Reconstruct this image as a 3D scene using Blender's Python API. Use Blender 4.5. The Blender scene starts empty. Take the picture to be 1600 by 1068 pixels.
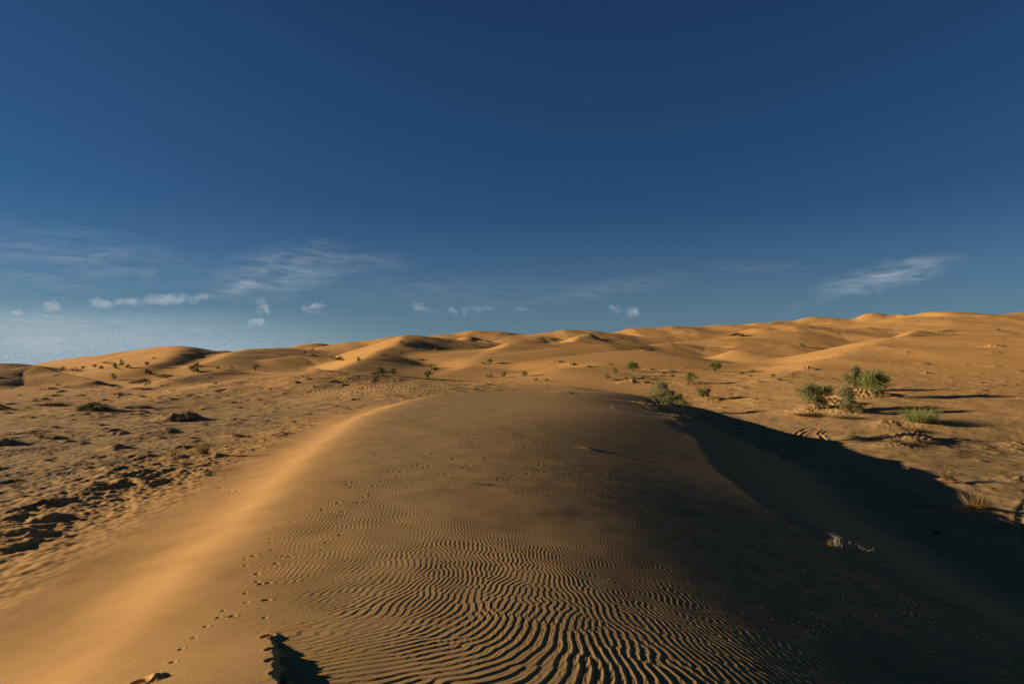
import bpy, math, random
import numpy as np

# ------------------------------------------------------------------ camera maths
# Metres.  The camera stands on a dune at the origin, 5 m above the flats, looking along +y.
CAM_H = 5.0
FPX, CU, CV, HOR = 1067.0, 800.0, 534.0, 575.0       # 24 mm lens on a 1600x1068 frame, horizon row
PITCH = math.atan((HOR - CV) / FPX)
SUN_EL, SUN_AZ = math.radians(11.5), math.radians(-83.0)   # azimuth from +y towards +x: sun low on the left
F = np.float32

def ground_xy(u, d):
    return (u - CU) / FPX * d, d

def z_of(v, d):
    return CAM_H - (v - HOR) / FPX * d

def smooth(a, b, x):
    t = np.clip((x - a) / (b - a), 0, 1)
    return t * t * (3 - 2 * t)

def smax(a, b, k):
    h = np.clip(0.5 + 0.5 * (a - b) / k, 0, 1)
    return b + (a - b) * h + k * h * (1 - h)

# ------------------------------------------------------------------ noise
def perlin(x, y, seed=0):
    rs = np.random.RandomState(seed)
    perm = rs.permutation(256).astype(np.int32)
    ang = rs.rand(256).astype(F) * F(2 * math.pi)
    gx, gy = np.cos(ang), np.sin(ang)
    xi = np.floor(x).astype(np.int32); yi = np.floor(y).astype(np.int32)
    xf = (x - xi).astype(F); yf = (y - yi).astype(F)
    u = xf * xf * xf * (xf * (xf * 6 - 15) + 10); v = yf * yf * yf * (yf * (yf * 6 - 15) + 10)
    def g(ix, iy, dx, dy):
        h = perm[(perm[ix & 255] + iy) & 255]
        return gx[h] * dx + gy[h] * dy
    a = g(xi, yi, xf, yf); b = g(xi + 1, yi, xf - 1, yf)
    c = g(xi, yi + 1, xf, yf - 1); d = g(xi + 1, yi + 1, xf - 1, yf - 1)
    p = a + u * (b - a); q = c + u * (d - c)
    return (p + v * (q - p)) * F(1.5)

def fbm(x, y, seed=0, octv=4, gain=0.5):
    s = np.zeros_like(x, dtype=F); amp = 1.0
    for o in range(octv):
        s += F(amp) * perlin(x * F(2 ** o) + F(17.3 * o), y * F(2 ** o) - F(9.1 * o), seed + o)
        amp *= gain
    return s

# ------------------------------------------------------------------ broad lie of the land
# (screen column, distance, height) of the flats and of the long rise towards the far dune field
CTRL = []
for u in (-700, -300, 0, 300, 600, 900, 1200, 1500, 1900, 2300):
    CTRL += [(u, 3, 2.2 if u < 700 else 0.5), (u, 8, 2.2 if u < 700 else 0.5), (u, 16, 2.2 if u < 800 else 0.5)]
for u, v, d in [(-300, 720, 22), (0, 700, 25), (0, 650, 44), (150, 652, 42), (150, 603, 98), (300, 648, 46), (300, 604, 94), (-300, 650, 44),
                (0, 612, 85), (-300, 612, 85), (300, 588, 118), (150, 582, 160), (0, 578, 170), (-300, 578, 170),
                (450, 655, 40), (440, 618, 72), (600, 606, 68), (560, 588, 100), (530, 572, 135), (440, 572, 150),
                (700, 608, 66), (700, 598, 98), (800, 601, 92), (760, 575, 130), (640, 556, 185), (560, 550, 230), (400, 562, 230), (250, 566, 240), (100, 573, 250), (-300, 575, 260),
                (900, 606, 86), (960, 625, 70), (1035, 639, 71), (1098, 623, 84), (1077, 600, 105), (988, 581, 130), (1117, 581, 126),
                (900, 570, 140), (1060, 560, 155), (1050, 546, 205), (900, 545, 205), (800, 550, 200), (950, 530, 290), (1100, 526, 270), (1200, 548, 190),
                (1270, 690, 46), (1150, 690, 47), (1300, 640, 62), (1367, 623, 68), (1437, 661, 53), (1560, 660, 54), (1450, 740, 31), (1600, 700, 44), (1500, 800, 22), (1600, 860, 16.8),
                (1900, 800, 22), (1900, 660, 54), (1500, 610, 78), (1600, 605, 80), (1900, 600, 85),
                (1230, 590, 105), (1180, 560, 150), (1400, 545, 175), (1500, 545, 190), (1900, 545, 190),
                (1300, 522, 280), (1450, 512, 290), (1600, 512, 280), (1900, 515, 280), (1250, 535, 230),
                (1400, 501, 380), (1550, 500, 380), (1250, 512, 380), (1100, 521, 380), (900, 532, 380), (700, 545, 360), (500, 555, 340), (300, 566, 330), (100, 574, 330)]:
    CTRL.append((u, d, z_of(v, d)))
for u in (-700, -300, 0, 300, 600, 900, 1200, 1500, 1900, 2300):
    zz = float(np.interp(u, [0, 600, 1500], [0, 6, 22]))
    CTRL += [(u, 560, zz), (u, 1000, zz * 0.5), (u, 2500, 1), (u, 9000, 0)]
for u in (-700, 2300):
    for d, z in ((35, .3), (80, 2), (180, 6), (330, 14 if u > 0 else 3)):
        CTRL.append((u, d, z))
CTRL = np.array(CTRL, float)
def _w(u, d): return np.stack([u / 330.0, np.log(d) * 1.7], -1)
def _tps(r2): return 0.5 * r2 * np.log(r2 + 1e-9)
P0 = _w(CTRL[:, 0], CTRL[:, 1]); Q0 = CTRL[:, 2] / (CTRL[:, 1] + 20)
_n = len(P0)
_A = np.zeros((_n + 3, _n + 3)); _A[:_n, :_n] = _tps(((P0[:, None] - P0[None]) ** 2).sum(-1)) + np.eye(_n) * 0.01
_A[:_n, _n] = 1; _A[:_n, _n + 1:] = P0; _A[_n, :_n] = 1; _A[_n + 1:, :_n] = P0.T
WTS = np.linalg.solve(_A, np.concatenate([Q0, np.zeros(3)]))

def base(x, y):
    r = np.hypot(x, y)
    th = np.arctan2(x, y)
    u = CU + FPX * np.tan(np.clip(th, -0.97, 0.97))
    d = np.clip(r * np.cos(np.clip(th, -0.97, 0.97)), 2.5, 9500)
    out = np.empty(u.shape, float)
    uf, df, of = u.ravel(), d.ravel(), out.ravel()
    for i in range(0, uf.size, 60000):
        p = _w(uf[i:i + 60000], df[i:i + 60000])
        r2 = (p[:, 0:1] - P0[None, :, 0]) ** 2 + (p[:, 1:2] - P0[None, :, 1]) ** 2
        of[i:i + 60000] = (_tps(r2) @ WTS[:_n] + WTS[_n] + p @ WTS[_n + 1:]) * (df[i:i + 60000] + 20)
    out = of.reshape(u.shape)
    out = out - smooth(100, 190, r) * smooth(900, 520, r) * (0.013 + .009 * smooth(850, 1150, u)) * r
    k = smooth(1.0, 1.5, np.abs(th))
    return out * (1 - k) + 0.4 * k

# ------------------------------------------------------------------ the dune the camera stands on
YC = [-40, -10, 0, 5.4, 7.5, 11, 16.7, 29.5, 44, 53, 60, 75]
XC = [-1.75, -2.1, -2.3, -2.68, -3.05, -3.8, -4.7, -6.1, -6.0, -4.2, -1.5, 3.0]
_ys = np.linspace(-40, 75, 300); _xs = np.interp(_ys, YC, XC)
_k = np.hanning(31); _k /= _k.sum(); _xs[15:-15] = np.convolve(_xs, _k, 'same')[15:-15]
def crest_x(y): return np.interp(y, _ys, _xs)
def dune_top(y): return np.interp(y, [-60, -30, -8, 0, 20, 45, 58, 70, 85], [.5, 2.6, 3.1, 3.2, 3.25, 3.36, 3.1, 2.75, 1.5])

def main_dune(x, y):
    wob = 0.15 * fbm((y * 0.12).astype(F), (x * 0.05).astype(F), 5, 2)
    xc = crest_x(y) + wob
    dx = x - xc
    zt = dune_top(y)
    rw = np.interp(y, [0, 6, 15, 40], [.42, .42, .5, .7])
    L = .5 * (np.sqrt(dx ** 2 + rw ** 2) - dx)
    A2 = np.interp(y, [0, 25, 50, 70], [-.12, .1, 1.4, 2.2]); W2 = np.interp(y, [0, 25, 50, 70], [12, 12, 12, 11])
    A1 = np.interp(y, [0, 6, 14, 45, 60], [.27, .30, .40, .55, .45])
    left = A1 * (1 - np.exp(-(L / np.interp(y, [5, 15, 40], [.50, .58, .8])) ** 1.2)) + A2 * (1 - np.exp(-L / W2)) + 4 * smooth(-12, -40, x) ** 2
    R = np.maximum(dx, 0)
    xe = np.interp(y, [-5, 4, 8, 14, 20, 26, 32, 48, 62], [7.2, 7.5, 7.8, 9.2, 10.6, 12.3, 13.9, 14.6, 12.5])      # crest to shoulder
    t = R / xe
    ta = np.interp(y, [10, 20, 31], [.16, .20, .46]); tb = np.interp(y, [5, 10, 20, 31], [.70, .78, .84, 1.0])
    lim = np.interp(y, [4, 9, 16, 34], [.96, .93, .83, .82])
    q = np.clip((t - ta) / (tb - ta), 0, 1)
    top = lim * math.tan(SUN_EL) * xe * ((tb - ta) * (q ** 3 - .5 * q ** 4) + np.clip(t - tb, 0, 1 - tb)) + .012 * np.minimum(R, xe)
    over = np.maximum(R - xe, 0)
    wo = np.interp(y, [12, 26], [2.2, 3.4])
    slip = lim * math.tan(SUN_EL) * over + 0.36 * (np.sqrt(np.maximum(over, 0) ** 2 + wo ** 2) - wo)
    return zt - left - top - slip - 7 * smooth(76, 98, y) - 6 * smooth(30, 44, x)

# ------------------------------------------------------------------ farther dunes: crest line (column, row, distance), slopes left/right, rounding
RIDGES = [
 ([(-60,587,96),(0,577,108),(55,571,113),(100,582,109),(150,594,102)], .30, .12, 1.5),
 ([(-80,567,150),(0,567,155),(30,567.5,160),(50,571,165)], .25, .15, 2),
 ([(80,650,42),(177,634,52),(253,624,62),(316,607,78),(400,591,96),(470,584,104)], .10, .05, 4),
 ([(270,592,98),(310,584,110),(349,578,120)], .17, .14, 2),
 ([(140,557,250),(200,550,235),(253,541,222),(285,540,210),(293,541,200),(268,555,168),(245,566,150)], .13, .22, 4),
 ([(340,550,260),(352,547,270)], .15, .2, 4),
 ([(330,566,150),(370,550,190),(395,545,212),(440,543,240)], .17, .07, 5),
 ([(488,536,300),(505,537,310)], .15, .25, 4),
 ([(380,601,80),(458,587,85),(500,577,89),(577,584,89),(650,594,87),(720,599,85),(880,603,83)], .22, .09, 4),
 ([(534,576,108),(565,563,132),(612,540,172),(637,523,205),(660,526,215),(700,529,220)], .20, .10, 3),
 ([(560,534,280),(607,526,285),(640,527,290)], .14, .12, 6),
 ([(690,590,112),(740,570,137),(775,549,162),(800,534,185),(812,533,190)], .19, .10, 3),
 ([(700,548,195),(722,534,225),(737,525,235),(755,531,232)], .19, .16, 3),
 ([(700,522,330),(740,516,335),(780,518,335),(830,523,335)], .14, .10, 8),
 ([(873,558,165),(888,541,195),(906,527,222),(921,521,235),(945,529,232)], .20, .17, 3),
 ([(905,533,200),(950,538,194),(1007,546,188)], .26, .05, 3),
 ([(862,519,330),(880,515,330),(910,515,335),(960,521,340)], .16, .10, 7),
 ([(952,570,150),(966,559,170),(984,549,190)], .13, .05, 5),
 ([(964,519,390),(985,513,390),(1020,512,395)], .15, .12, 7),
 ([(1020,514,400),(1043,509,400),(1090,512,410)], .14, .10, 7),
 ([(1090,508,430),(1110,505,430),(1130,507,430)], .14, .12, 7),
 ([(1125,506,470),(1139,502,470),(1150,505,470)], .14, .14, 6),
 ([(1143,547,220),(1160,536,260),(1176,525,300),(1195,514,340)], .17, .06, 5),
 ([(1150,506,420),(1178,501,420),(1215,503,430)], .15, .12, 7),
 ([(1225,502,440),(1263,494,440),(1330,498,430)], .14, .10, 9),
 ([(1200,516,300),(1238,509,305),(1300,516,300)], .14, .12, 8),
 ([(1318,502,400),(1345,493,405),(1374,485,410),(1400,491,408),(1425,497,400)], .16, .14, 6),
 ([(1415,496,370),(1435,486,375),(1452,482,380),(1500,484,385),(1530,489,380)], .16, .10, 9),
 ([(1575,488,400),(1605,482,400),(1680,480,400)], .14, .12, 8),
 ([(1415,525,205),(1425,519,220),(1434,516,228),(1462,519,226)], .20, .14, 3),
 ([(1500,503,320),(1560,497,325),(1640,499,320)], .12, .10, 8),
 ([(1225,587,96),(1262,575,105),(1300,560,115),(1360,540,130),(1407,526,145),(1500,524,152),(1600,526,158),(1760,522,165)], .11, .06, 5),
 ([(1150,546,185),(1230,538,195),(1330,547,190)], .24, .09, 3),
 ([(1060,534,260),(1150,527,265),(1250,531,262),(1330,536,255)], .24, .11, 4),
 ([(1280,518,300),(1360,511,310),(1430,519,300)], .22, .12, 4),
 ([(1380,509,335),(1460,502,340),(1540,508,338),(1660,505,335)], .2, .11, 5),
 ([(985,541,225),(1050,535,235),(1110,541,230)], .24, .10, 4),
 ([(1020,524,330),(1090,519,340),(1160,522,335)], .22, .12, 5),
 ([(1190,512,350),(1230,506,355),(1290,511,350)], .2, .12, 5),
 ([(640,556,165),(690,550,175),(740,556,170)], .22, .10, 4),
 ([(430,561,170),(470,556,180),(520,560,178)], .22, .10, 4),
 ([(800,528,270),(840,524,280),(880,530,275)], .2, .12, 4),
 ([(1540,560,112),(1620,575,100),(1700,590,92)], .18, .10, 5),
 ([(1060,575,128),(1180,566,140),(1260,560,150)], .10, .06, 7),
 ([(880,575,118),(930,569,128)], .12, .08, 4),
]
SLF = 1.6
def ridge(x, y, pts, sl, sr, w):
    P = np.array([[*ground_xy(u, d), z_of(v, d)] for u, v, d in pts])
    seg = []
    for a, b in zip(P[:-1], P[1:]):
        ex, ey = b[0] - a[0], b[1] - a[1]; l2 = ex * ex + ey * ey
        t = np.clip(((x - a[0]) * ex + (y - a[1]) * ey) / l2, 0, 1)
        px, py = x - a[0] - t * ex, y - a[1] - t * ey
        d = np.sqrt(px * px + py * py)
        seg.append((d, a[2] + t * (b[2] - a[2]), (ex * py - ey * px) / math.sqrt(l2) / (d + .4)))     # last > 0 on the left of the line
    d = np.min([q[0] for q in seg], axis=0)
    ws = [np.exp(-(q[0] - d) / (.18 * d + .8)) for q in seg]; wt = sum(ws)
    zc = sum(k * q[1] for k, q in zip(ws, seg)) / wt; c = sum(k * q[2] for k, q in zip(ws, seg)) / wt
    s = smooth(-1, 1, c)
    D = P[:, 1].mean()
    sr = sr if D < 170 else min(sr * 1.5, .155 if sr < .2 else .20)
    slope = sr + (sl * SLF - sr) * s
    w = w * .5
    return zc - slope * (np.sqrt(d * d + w * w) - w) - 40 * smooth(.55, 1.0, d / (0.45 * D + 15)) ** 2

def macro(x, y):
    x = np.asarray(x, float); y = np.asarray(y, float)
    r = np.hypot(x, y)
    far = smooth(70, 160, r)
    wx = x + far * 0.007 * r * fbm((x * .045).astype(F), (y * .03).astype(F), 41, 3)
    wy = y + far * 0.007 * r * fbm((x * .045).astype(F), (y * .03).astype(F), 51, 3)
    z = base(x, y)
    z = z + far * smooth(1500, 500, r) * 0.0022 * np.minimum(r, 400) * fbm((x * .05).astype(F), (y * .016).astype(F), 61, 3)
    for pts, sl, sr, w in RIDGES:
        A = np.array([ground_xy(u, d) for u, v, d in pts]); R = 0.45 * A[:, 1].mean() + 15
        m = (x > A[:, 0].min() - R) & (x < A[:, 0].max() + R) & (y > A[:, 1].min() - R) & (y < A[:, 1].max() + R)
        if not m.any(): continue
        k = 0.004 * A[:, 1].mean() + .1
        z[m] = smax(z[m], ridge(wx[m], wy[m], pts, sl, sr, w), k)
    m = (x > -60) & (x < 45) & (y > -90) & (y < 100)
    if m.any():
        z[m] = smax(z[m], main_dune(x[m], y[m]), 0.45)
    return z

# ------------------------------------------------------------------ from a photo pixel to the point of ground it shows
def hit(uv, height=None):
    height = height or macro
    uv = np.atleast_2d(np.asarray(uv, float))
    t = np.geomspace(2.2, 620, 1100)
    X = (uv[:, 0:1] - CU) / FPX * t; Y = np.broadcast_to(t, X.shape); Z = CAM_H - (uv[:, 1:2] - HOR) / FPX * t
    g = Z - height(X, Y)
    rel = g / t
    below = g < 0
    i = np.where(below.any(1), below.argmax(1), rel.argmin(1))
    k = np.arange(len(uv)); j = np.maximum(i - 1, 0)
    f = np.where(below.any(1), g[k, j] / np.maximum(g[k, j] - g[k, i], 1e-9), 1.0)
    d = t[j] + (t[i] - t[j]) * np.clip(f, 0, 1)
    return np.stack([(uv[:, 0] - CU) / FPX * d, d], -1)

# ------------------------------------------------------------------ the sheet of sand: rings and spokes, finest where the eye can tell
def _steps(a, b, q):
    n = max(1, int(round(math.log(b / a) / q)))
    return np.geomspace(a, b, n, endpoint=False)
RR = np.concatenate([_steps(.35, 2.6, .02), _steps(2.6, 9, .0023), _steps(9, 16, .0030), _steps(16, 75, .0032), _steps(75, 430, .0042), _steps(430, 9000, .03), [9000.0]])
_uf = np.arange(-140, 1741, 1.25)
TT = np.concatenate([np.linspace(-math.pi, -0.86, 120, endpoint=False), np.arctan((_uf - CU) / FPX), np.linspace(0.80, math.pi, 120)[:]])
TT = np.unique(TT)
TT = TT[:-1]                                       # the seam behind the camera is closed by the faces
NR, NT = len(RR), len(TT)

def _coarse(n, st):
    c = np.arange(0, n, st)
    return c if c[-1] == n - 1 else np.append(c, n - 1)

def _cubic(src, xs, xd, axis):
    """Catmull-Rom resampling of src (known at xs) to xd along axis."""
    src = np.moveaxis(src, axis, 0)
    i = np.clip(np.searchsorted(xs, xd, side='right') - 1, 0, len(xs) - 2)
    t = ((xd - xs[i]) / (xs[i + 1] - xs[i])).astype(F)[:, None]
    i0 = np.maximum(i - 1, 0); i3 = np.minimum(i + 2, len(xs) - 1)
    p0, p1, p2, p3 = src[i0], src[i], src[i + 1], src[i3]
    out = p1 + F(.5) * t * (p2 - p0 + t * (2 * p0 - 5 * p1 + 4 * p2 - p3 + t * (3 * (p1 - p2) + p3 - p0)))
    return np.moveaxis(out, 0, axis)

ST = 3
ri, ti = _coarse(NR, ST), _coarse(NT, ST)
Rc, Tc = np.meshgrid(RR[ri], TT[ti], indexing='ij')
Zc = macro(Rc * np.sin(Tc), Rc * np.cos(Tc)).astype(F)
Z = _cubic(_cubic(Zc, ri.astype(float), np.arange(NR, dtype=float), 0), ti.astype(float), np.arange(NT, dtype=float), 1).astype(F)
R2, T2 = np.meshgrid(RR.astype(F), TT.astype(F), indexing='ij')
X = (R2 * np.sin(T2)).astype(F); Y = (R2 * np.cos(T2)).astype(F)

def z_at(x, y):
    r = math.hypot(x, y); th = math.atan2(x, y)
    i = int(np.clip(np.searchsorted(RR, r) - 1, 0, NR - 2)); j = int(np.clip(np.searchsorted(TT, th) - 1, 0, NT - 2))
    a = min(max((r - RR[i]) / (RR[i + 1] - RR[i]), 0), 1); b = min(max((th - TT[j]) / (TT[j + 1] - TT[j]), 0), 1)
    return float((Z[i, j] * (1 - a) + Z[i + 1, j] * a) * (1 - b) + (Z[i, j + 1] * (1 - a) + Z[i + 1, j + 1] * a) * b)

def window(x, y, R):
    r = math.hypot(x, y); th = math.atan2(x, y); dt = math.asin(min(1, R / r))
    return (slice(np.searchsorted(RR, r - R), np.searchsorted(RR, r + R) + 1), slice(np.searchsorted(TT, th - dt), np.searchsorted(TT, th + dt) + 1))

# ---- wind ripples: a small pattern-forming simulation gives crests that wander, fork and end as real ones do
def ripple_tile(n=320, lam=8, steps=150, seed=3, up=2, straight=.20):
    rs = np.random.RandomState(seed)
    k = np.fft.fftfreq(n) * lam
    KX, KY = np.meshgrid(k, k, indexing='ij')                # first axis runs across the crests
    lin = 0.35 - (1 - (KX ** 2 + KY ** 2)) ** 2 - straight * KY ** 2
    dt = 0.6
    den = 1 / (1 - dt * lin)
    h = rs.randn(n, n) * .3
    for _ in range(steps):
        h = np.real(np.fft.ifft2(np.fft.fft2(h + dt * (0.25 * h * h - h ** 3)) * den))
    f = np.fft.fftshift(np.fft.fft2(h)); m = n * up; g = np.zeros((m, m), complex)
    o = (m - n) // 2; g[o:o + n, o:o + n] = f
    h = np.real(np.fft.ifft2(np.fft.ifftshift(g))) * up * up
    h -= h.mean()
    return (h / np.percentile(np.abs(h), 95)).astype(F), lam * up
TILE, PPW = ripple_tile()
TILE2, _ = ripple_tile(256, steps=110, seed=9, straight=.08)
def ripples(p, q, TILE=TILE):
    n = TILE.shape[0]
    def s(p, q):
        a = p * F(PPW); b = q * F(PPW)
        i = np.floor(a); j = np.floor(b); fa = (a - i).astype(F); fb = (b - j).astype(F)
        i = i.astype(np.int32) % n; j = j.astype(np.int32) % n; i1 = (i + 1) % n; j1 = (j + 1) % n
        return (TILE[i, j] * (1 - fa) + TILE[i1, j] * fa) * (1 - fb) + (TILE[i, j1] * (1 - fa) + TILE[i1, j1] * fa) * fb
    h0 = s(p, q)
    return s(p - F(0.13) * h0, q)                            # lean the crests downwind: gentle stoss side, steep lee side

FOOT = []
def near_detail():
    n = int(np.searchsorted(RR, 130)); j0, j1 = int(np.searchsorted(TT, -1.25)), int(np.searchsorted(TT, 1.25))
    x, y = X[:n, j0:j1], Y[:n, j0:j1]; r = R2[:n, j0:j1]
    dx = (x - crest_x(y)).astype(F)
    add = np.zeros_like(x)
    # fine wind ripples on the dune
    m = int(np.searchsorted(RR, 40)); xs, ys, ds, rs_ = x[:m], y[:m], dx[:m], r[:m]
    lam_y = np.array([.095, .083, .073, .058, .050, .047, .047, .06, .08, .11]); yy = np.array([1, 3.4, 4.3, 5.1, 6.0, 8, 11, 18, 26, 40.])
    yg = np.linspace(-20, 42, 3000); kg = 1 / np.interp(yg, yy, lam_y); qg = np.cumsum(kg) * (yg[1] - yg[0])
    k = np.interp(ys, yg, kg).astype(F); q = np.interp(ys, yg, qg).astype(F)
    bend = F(.34) * np.logaddexp(0, (ys - 5.2) * F(1.5)) / F(1.5) * smooth(-1.5, 2.5, xs)
    wig = F(.07) * fbm(xs * F(1.0), ys * F(.8), 71, 2)
    # the wind curls round the scarp at the lower left: crests leave it along x and swing round to run along y
    pl = F(.42) * xs - F(.88) * (ys - F(4.30))
    kk = F(.22); p0 = kk * np.logaddexp(pl / kk, xs / kk)
    p = (p0 - F(.9) + bend + wig) * k
    qq = (q * F(.9) + xs * F(9) * smooth(.4, -.6, xs) * smooth(5.2, 4.2, ys)).astype(F)
    big = np.exp(-((xs - .45) / 2.0) ** 2 - ((ys - 3.8) / 1.25) ** 2).astype(F)
    r1 = ripples(p.astype(F), qq); r2 = ripples(p.astype(F), qq, TILE2)
    bw = smooth(.12, .5, big); r3 = ripples((p * F(1.9) + F(3.3)).astype(F), (qq * F(1.8)).astype(F), TILE2)
    rp = r1 * bw + r2 * (1 - bw) + F(.30) * r3
    patch = (F(1) + F(.5) * fbm(xs * F(.5), ys * F(.4), 81, 3) * smooth(3.2, .5, xs)) * (F(1) + F(.45) * perlin(xs * F(2.6), ys * F(2.0), 85))
    amp = (F(.0032) * big + F(.0012) * smooth(-.1, .7, ds) * smooth(34, 14, rs_) * (1 + F(2.2) * smooth(.8, 3.0, xs) * smooth(18, 9, ys))) * patch
    amp *= smooth(-.25, 1.0, ds) * smooth(38, 22, rs_) * np.where(ds > 0, 1, 0)
    # the smooth apron left of the scarp carries hardly any
    apron = smooth(.05, -.2, xs + 1.33 + .40 * (ys - 4.0)) * smooth(5.2, 4.5, ys)
    amp *= 1 - F(.8) * apron
    add[:m] += amp * rp
    # scarp: the apron's broken edge, a hand's breadth high, at the lower left
    ex = (xs + F(1.33) + F(.40) * (ys - F(4.0)) + F(.04) * fbm(ys * F(4.2), xs * F(.6), 91, 3)).astype(F)
    ramp = smooth(-1.5, -.02, ex) * F(.55) + F(.45) * np.clip((ex + 1.5) / 1.48, 0, 1)
    add[:m] += F(.078) * ramp * smooth(.02, -.03, ex) * smooth(4.9, 4.0, ys + .2 * np.abs(xs + 1.5)) * smooth(2.0, 3.2, ys)
    # coarse ripples on the saddle beyond the dune
    s0 = int(np.searchsorted(RR, 50)); xb, yb = x[s0:], y[s0:]
    rb = ripples(((xb + .25 * yb) / F(.45) + F(.5) * fbm(xb * .2, yb * .2, 96, 2)).astype(F), (yb / F(.65)).astype(F))
    add[s0:] += F(.017) * rb * (np.exp(-((xb + 13) / 8) ** 2 - ((yb - 71) / 9) ** 2) + .0).astype(F)
    # trodden, hummocky flats on both sides
    lf = smooth(1.1, 2.6, -dx) * smooth(125, 80, r)
    ap = smooth(-.35, .5, fbm(x * F(.13), y * F(.10), 101, 3))
    h1 = fbm(x * F(.45), y * F(.45), 111, 4)
    h2 = np.abs(perlin(x * F(1.7), y * F(1.7), 121)); h3 = perlin(x * F(4.5), y * F(4.5), 131) + F(.55) * perlin(x * F(10.5), y * F(10.5), 132)
    fade3 = smooth(40, 16, r)
    add += lf * (F(.05) * h1 + ap * (F(.07) * (np.maximum(h1 - .12, 0)) + F(.022) * (h2 - .3)) + (F(.55) + F(.45) * ap) * F(.026) * fade3 * h3)
    rf = smooth(11.5, 16, dx) * smooth(130, 90, r)
    ap2 = smooth(-.2, .6, fbm(x * F(.10), y * F(.08), 141, 3))
    add += rf * (F(.05) * h1 + ap2 * (F(.07) * np.maximum(h1 - .15, 0) + F(.02) * (h2 - .3) + F(.010) * fade3 * h3))
    # very faint unevenness everywhere on the dune
    add += F(.012) * smooth(60, 20, r) * fbm(x * F(.6), y * F(.6), 151, 3) * (1 - lf) * (1 - F(.92) * smooth(-.5, 2.5, x))
    Z[:n, j0:j1] += add
near_detail()

def mound(x, y, h, wl, wr, wy, seed, rough=.25):
    """A low heap of blown sand: long gentle tail on the left (windward) side, steep on the right."""
    w = window(x, y, max(wl, wr, wy) * 2.2)
    xx, yy = X[w], Y[w]
    if xx.size == 0: return
    nx = xx + F(rough * min(wl, wy)) * fbm((xx / F(wl) * 2).astype(F), (yy / F(wy) * 2).astype(F), seed, 3)
    dx, dy = nx - x, yy - y + F(rough * wy * .6) * perlin((xx / F(wl) * 2).astype(F) + 7, (yy / F(wy) * 2).astype(F), seed + 3)
    e = np.where(dx < 0, np.exp(-(dx / wl) ** 2), np.exp(-(dx / wr) ** 4)) * np.exp(-(dy / wy) ** 2)
    Z[w] += F(h) * e.astype(F) * (1 + F(.3) * perlin((xx * F(3.1)).astype(F), (yy * F(3.1)).astype(F), seed + 5) + F(.10) * perlin((xx * F(8.3)).astype(F), (yy * F(8.3)).astype(F), seed + 6))

def dent(x, y, rad, depth, rim=.35, ang=0.0, el=1.4):
    w = window(x, y, rad * 3.2); xx, yy = X[w], Y[w]
    if xx.size == 0: return
    c, s = math.cos(ang), math.sin(ang)
    a = (c * (xx - x) + s * (yy - y)) / rad; b = (-s * (xx - x) + c * (yy - y)) / rad
    d = np.sqrt((a / el) ** 2 + b * b)
    Z[w] += (-depth * np.exp(-d ** 4) + depth * rim * np.exp(-((d - 1.45) / .42) ** 2) * (.6 + .4 * np.sign(xx - x))).astype(F)

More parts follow.
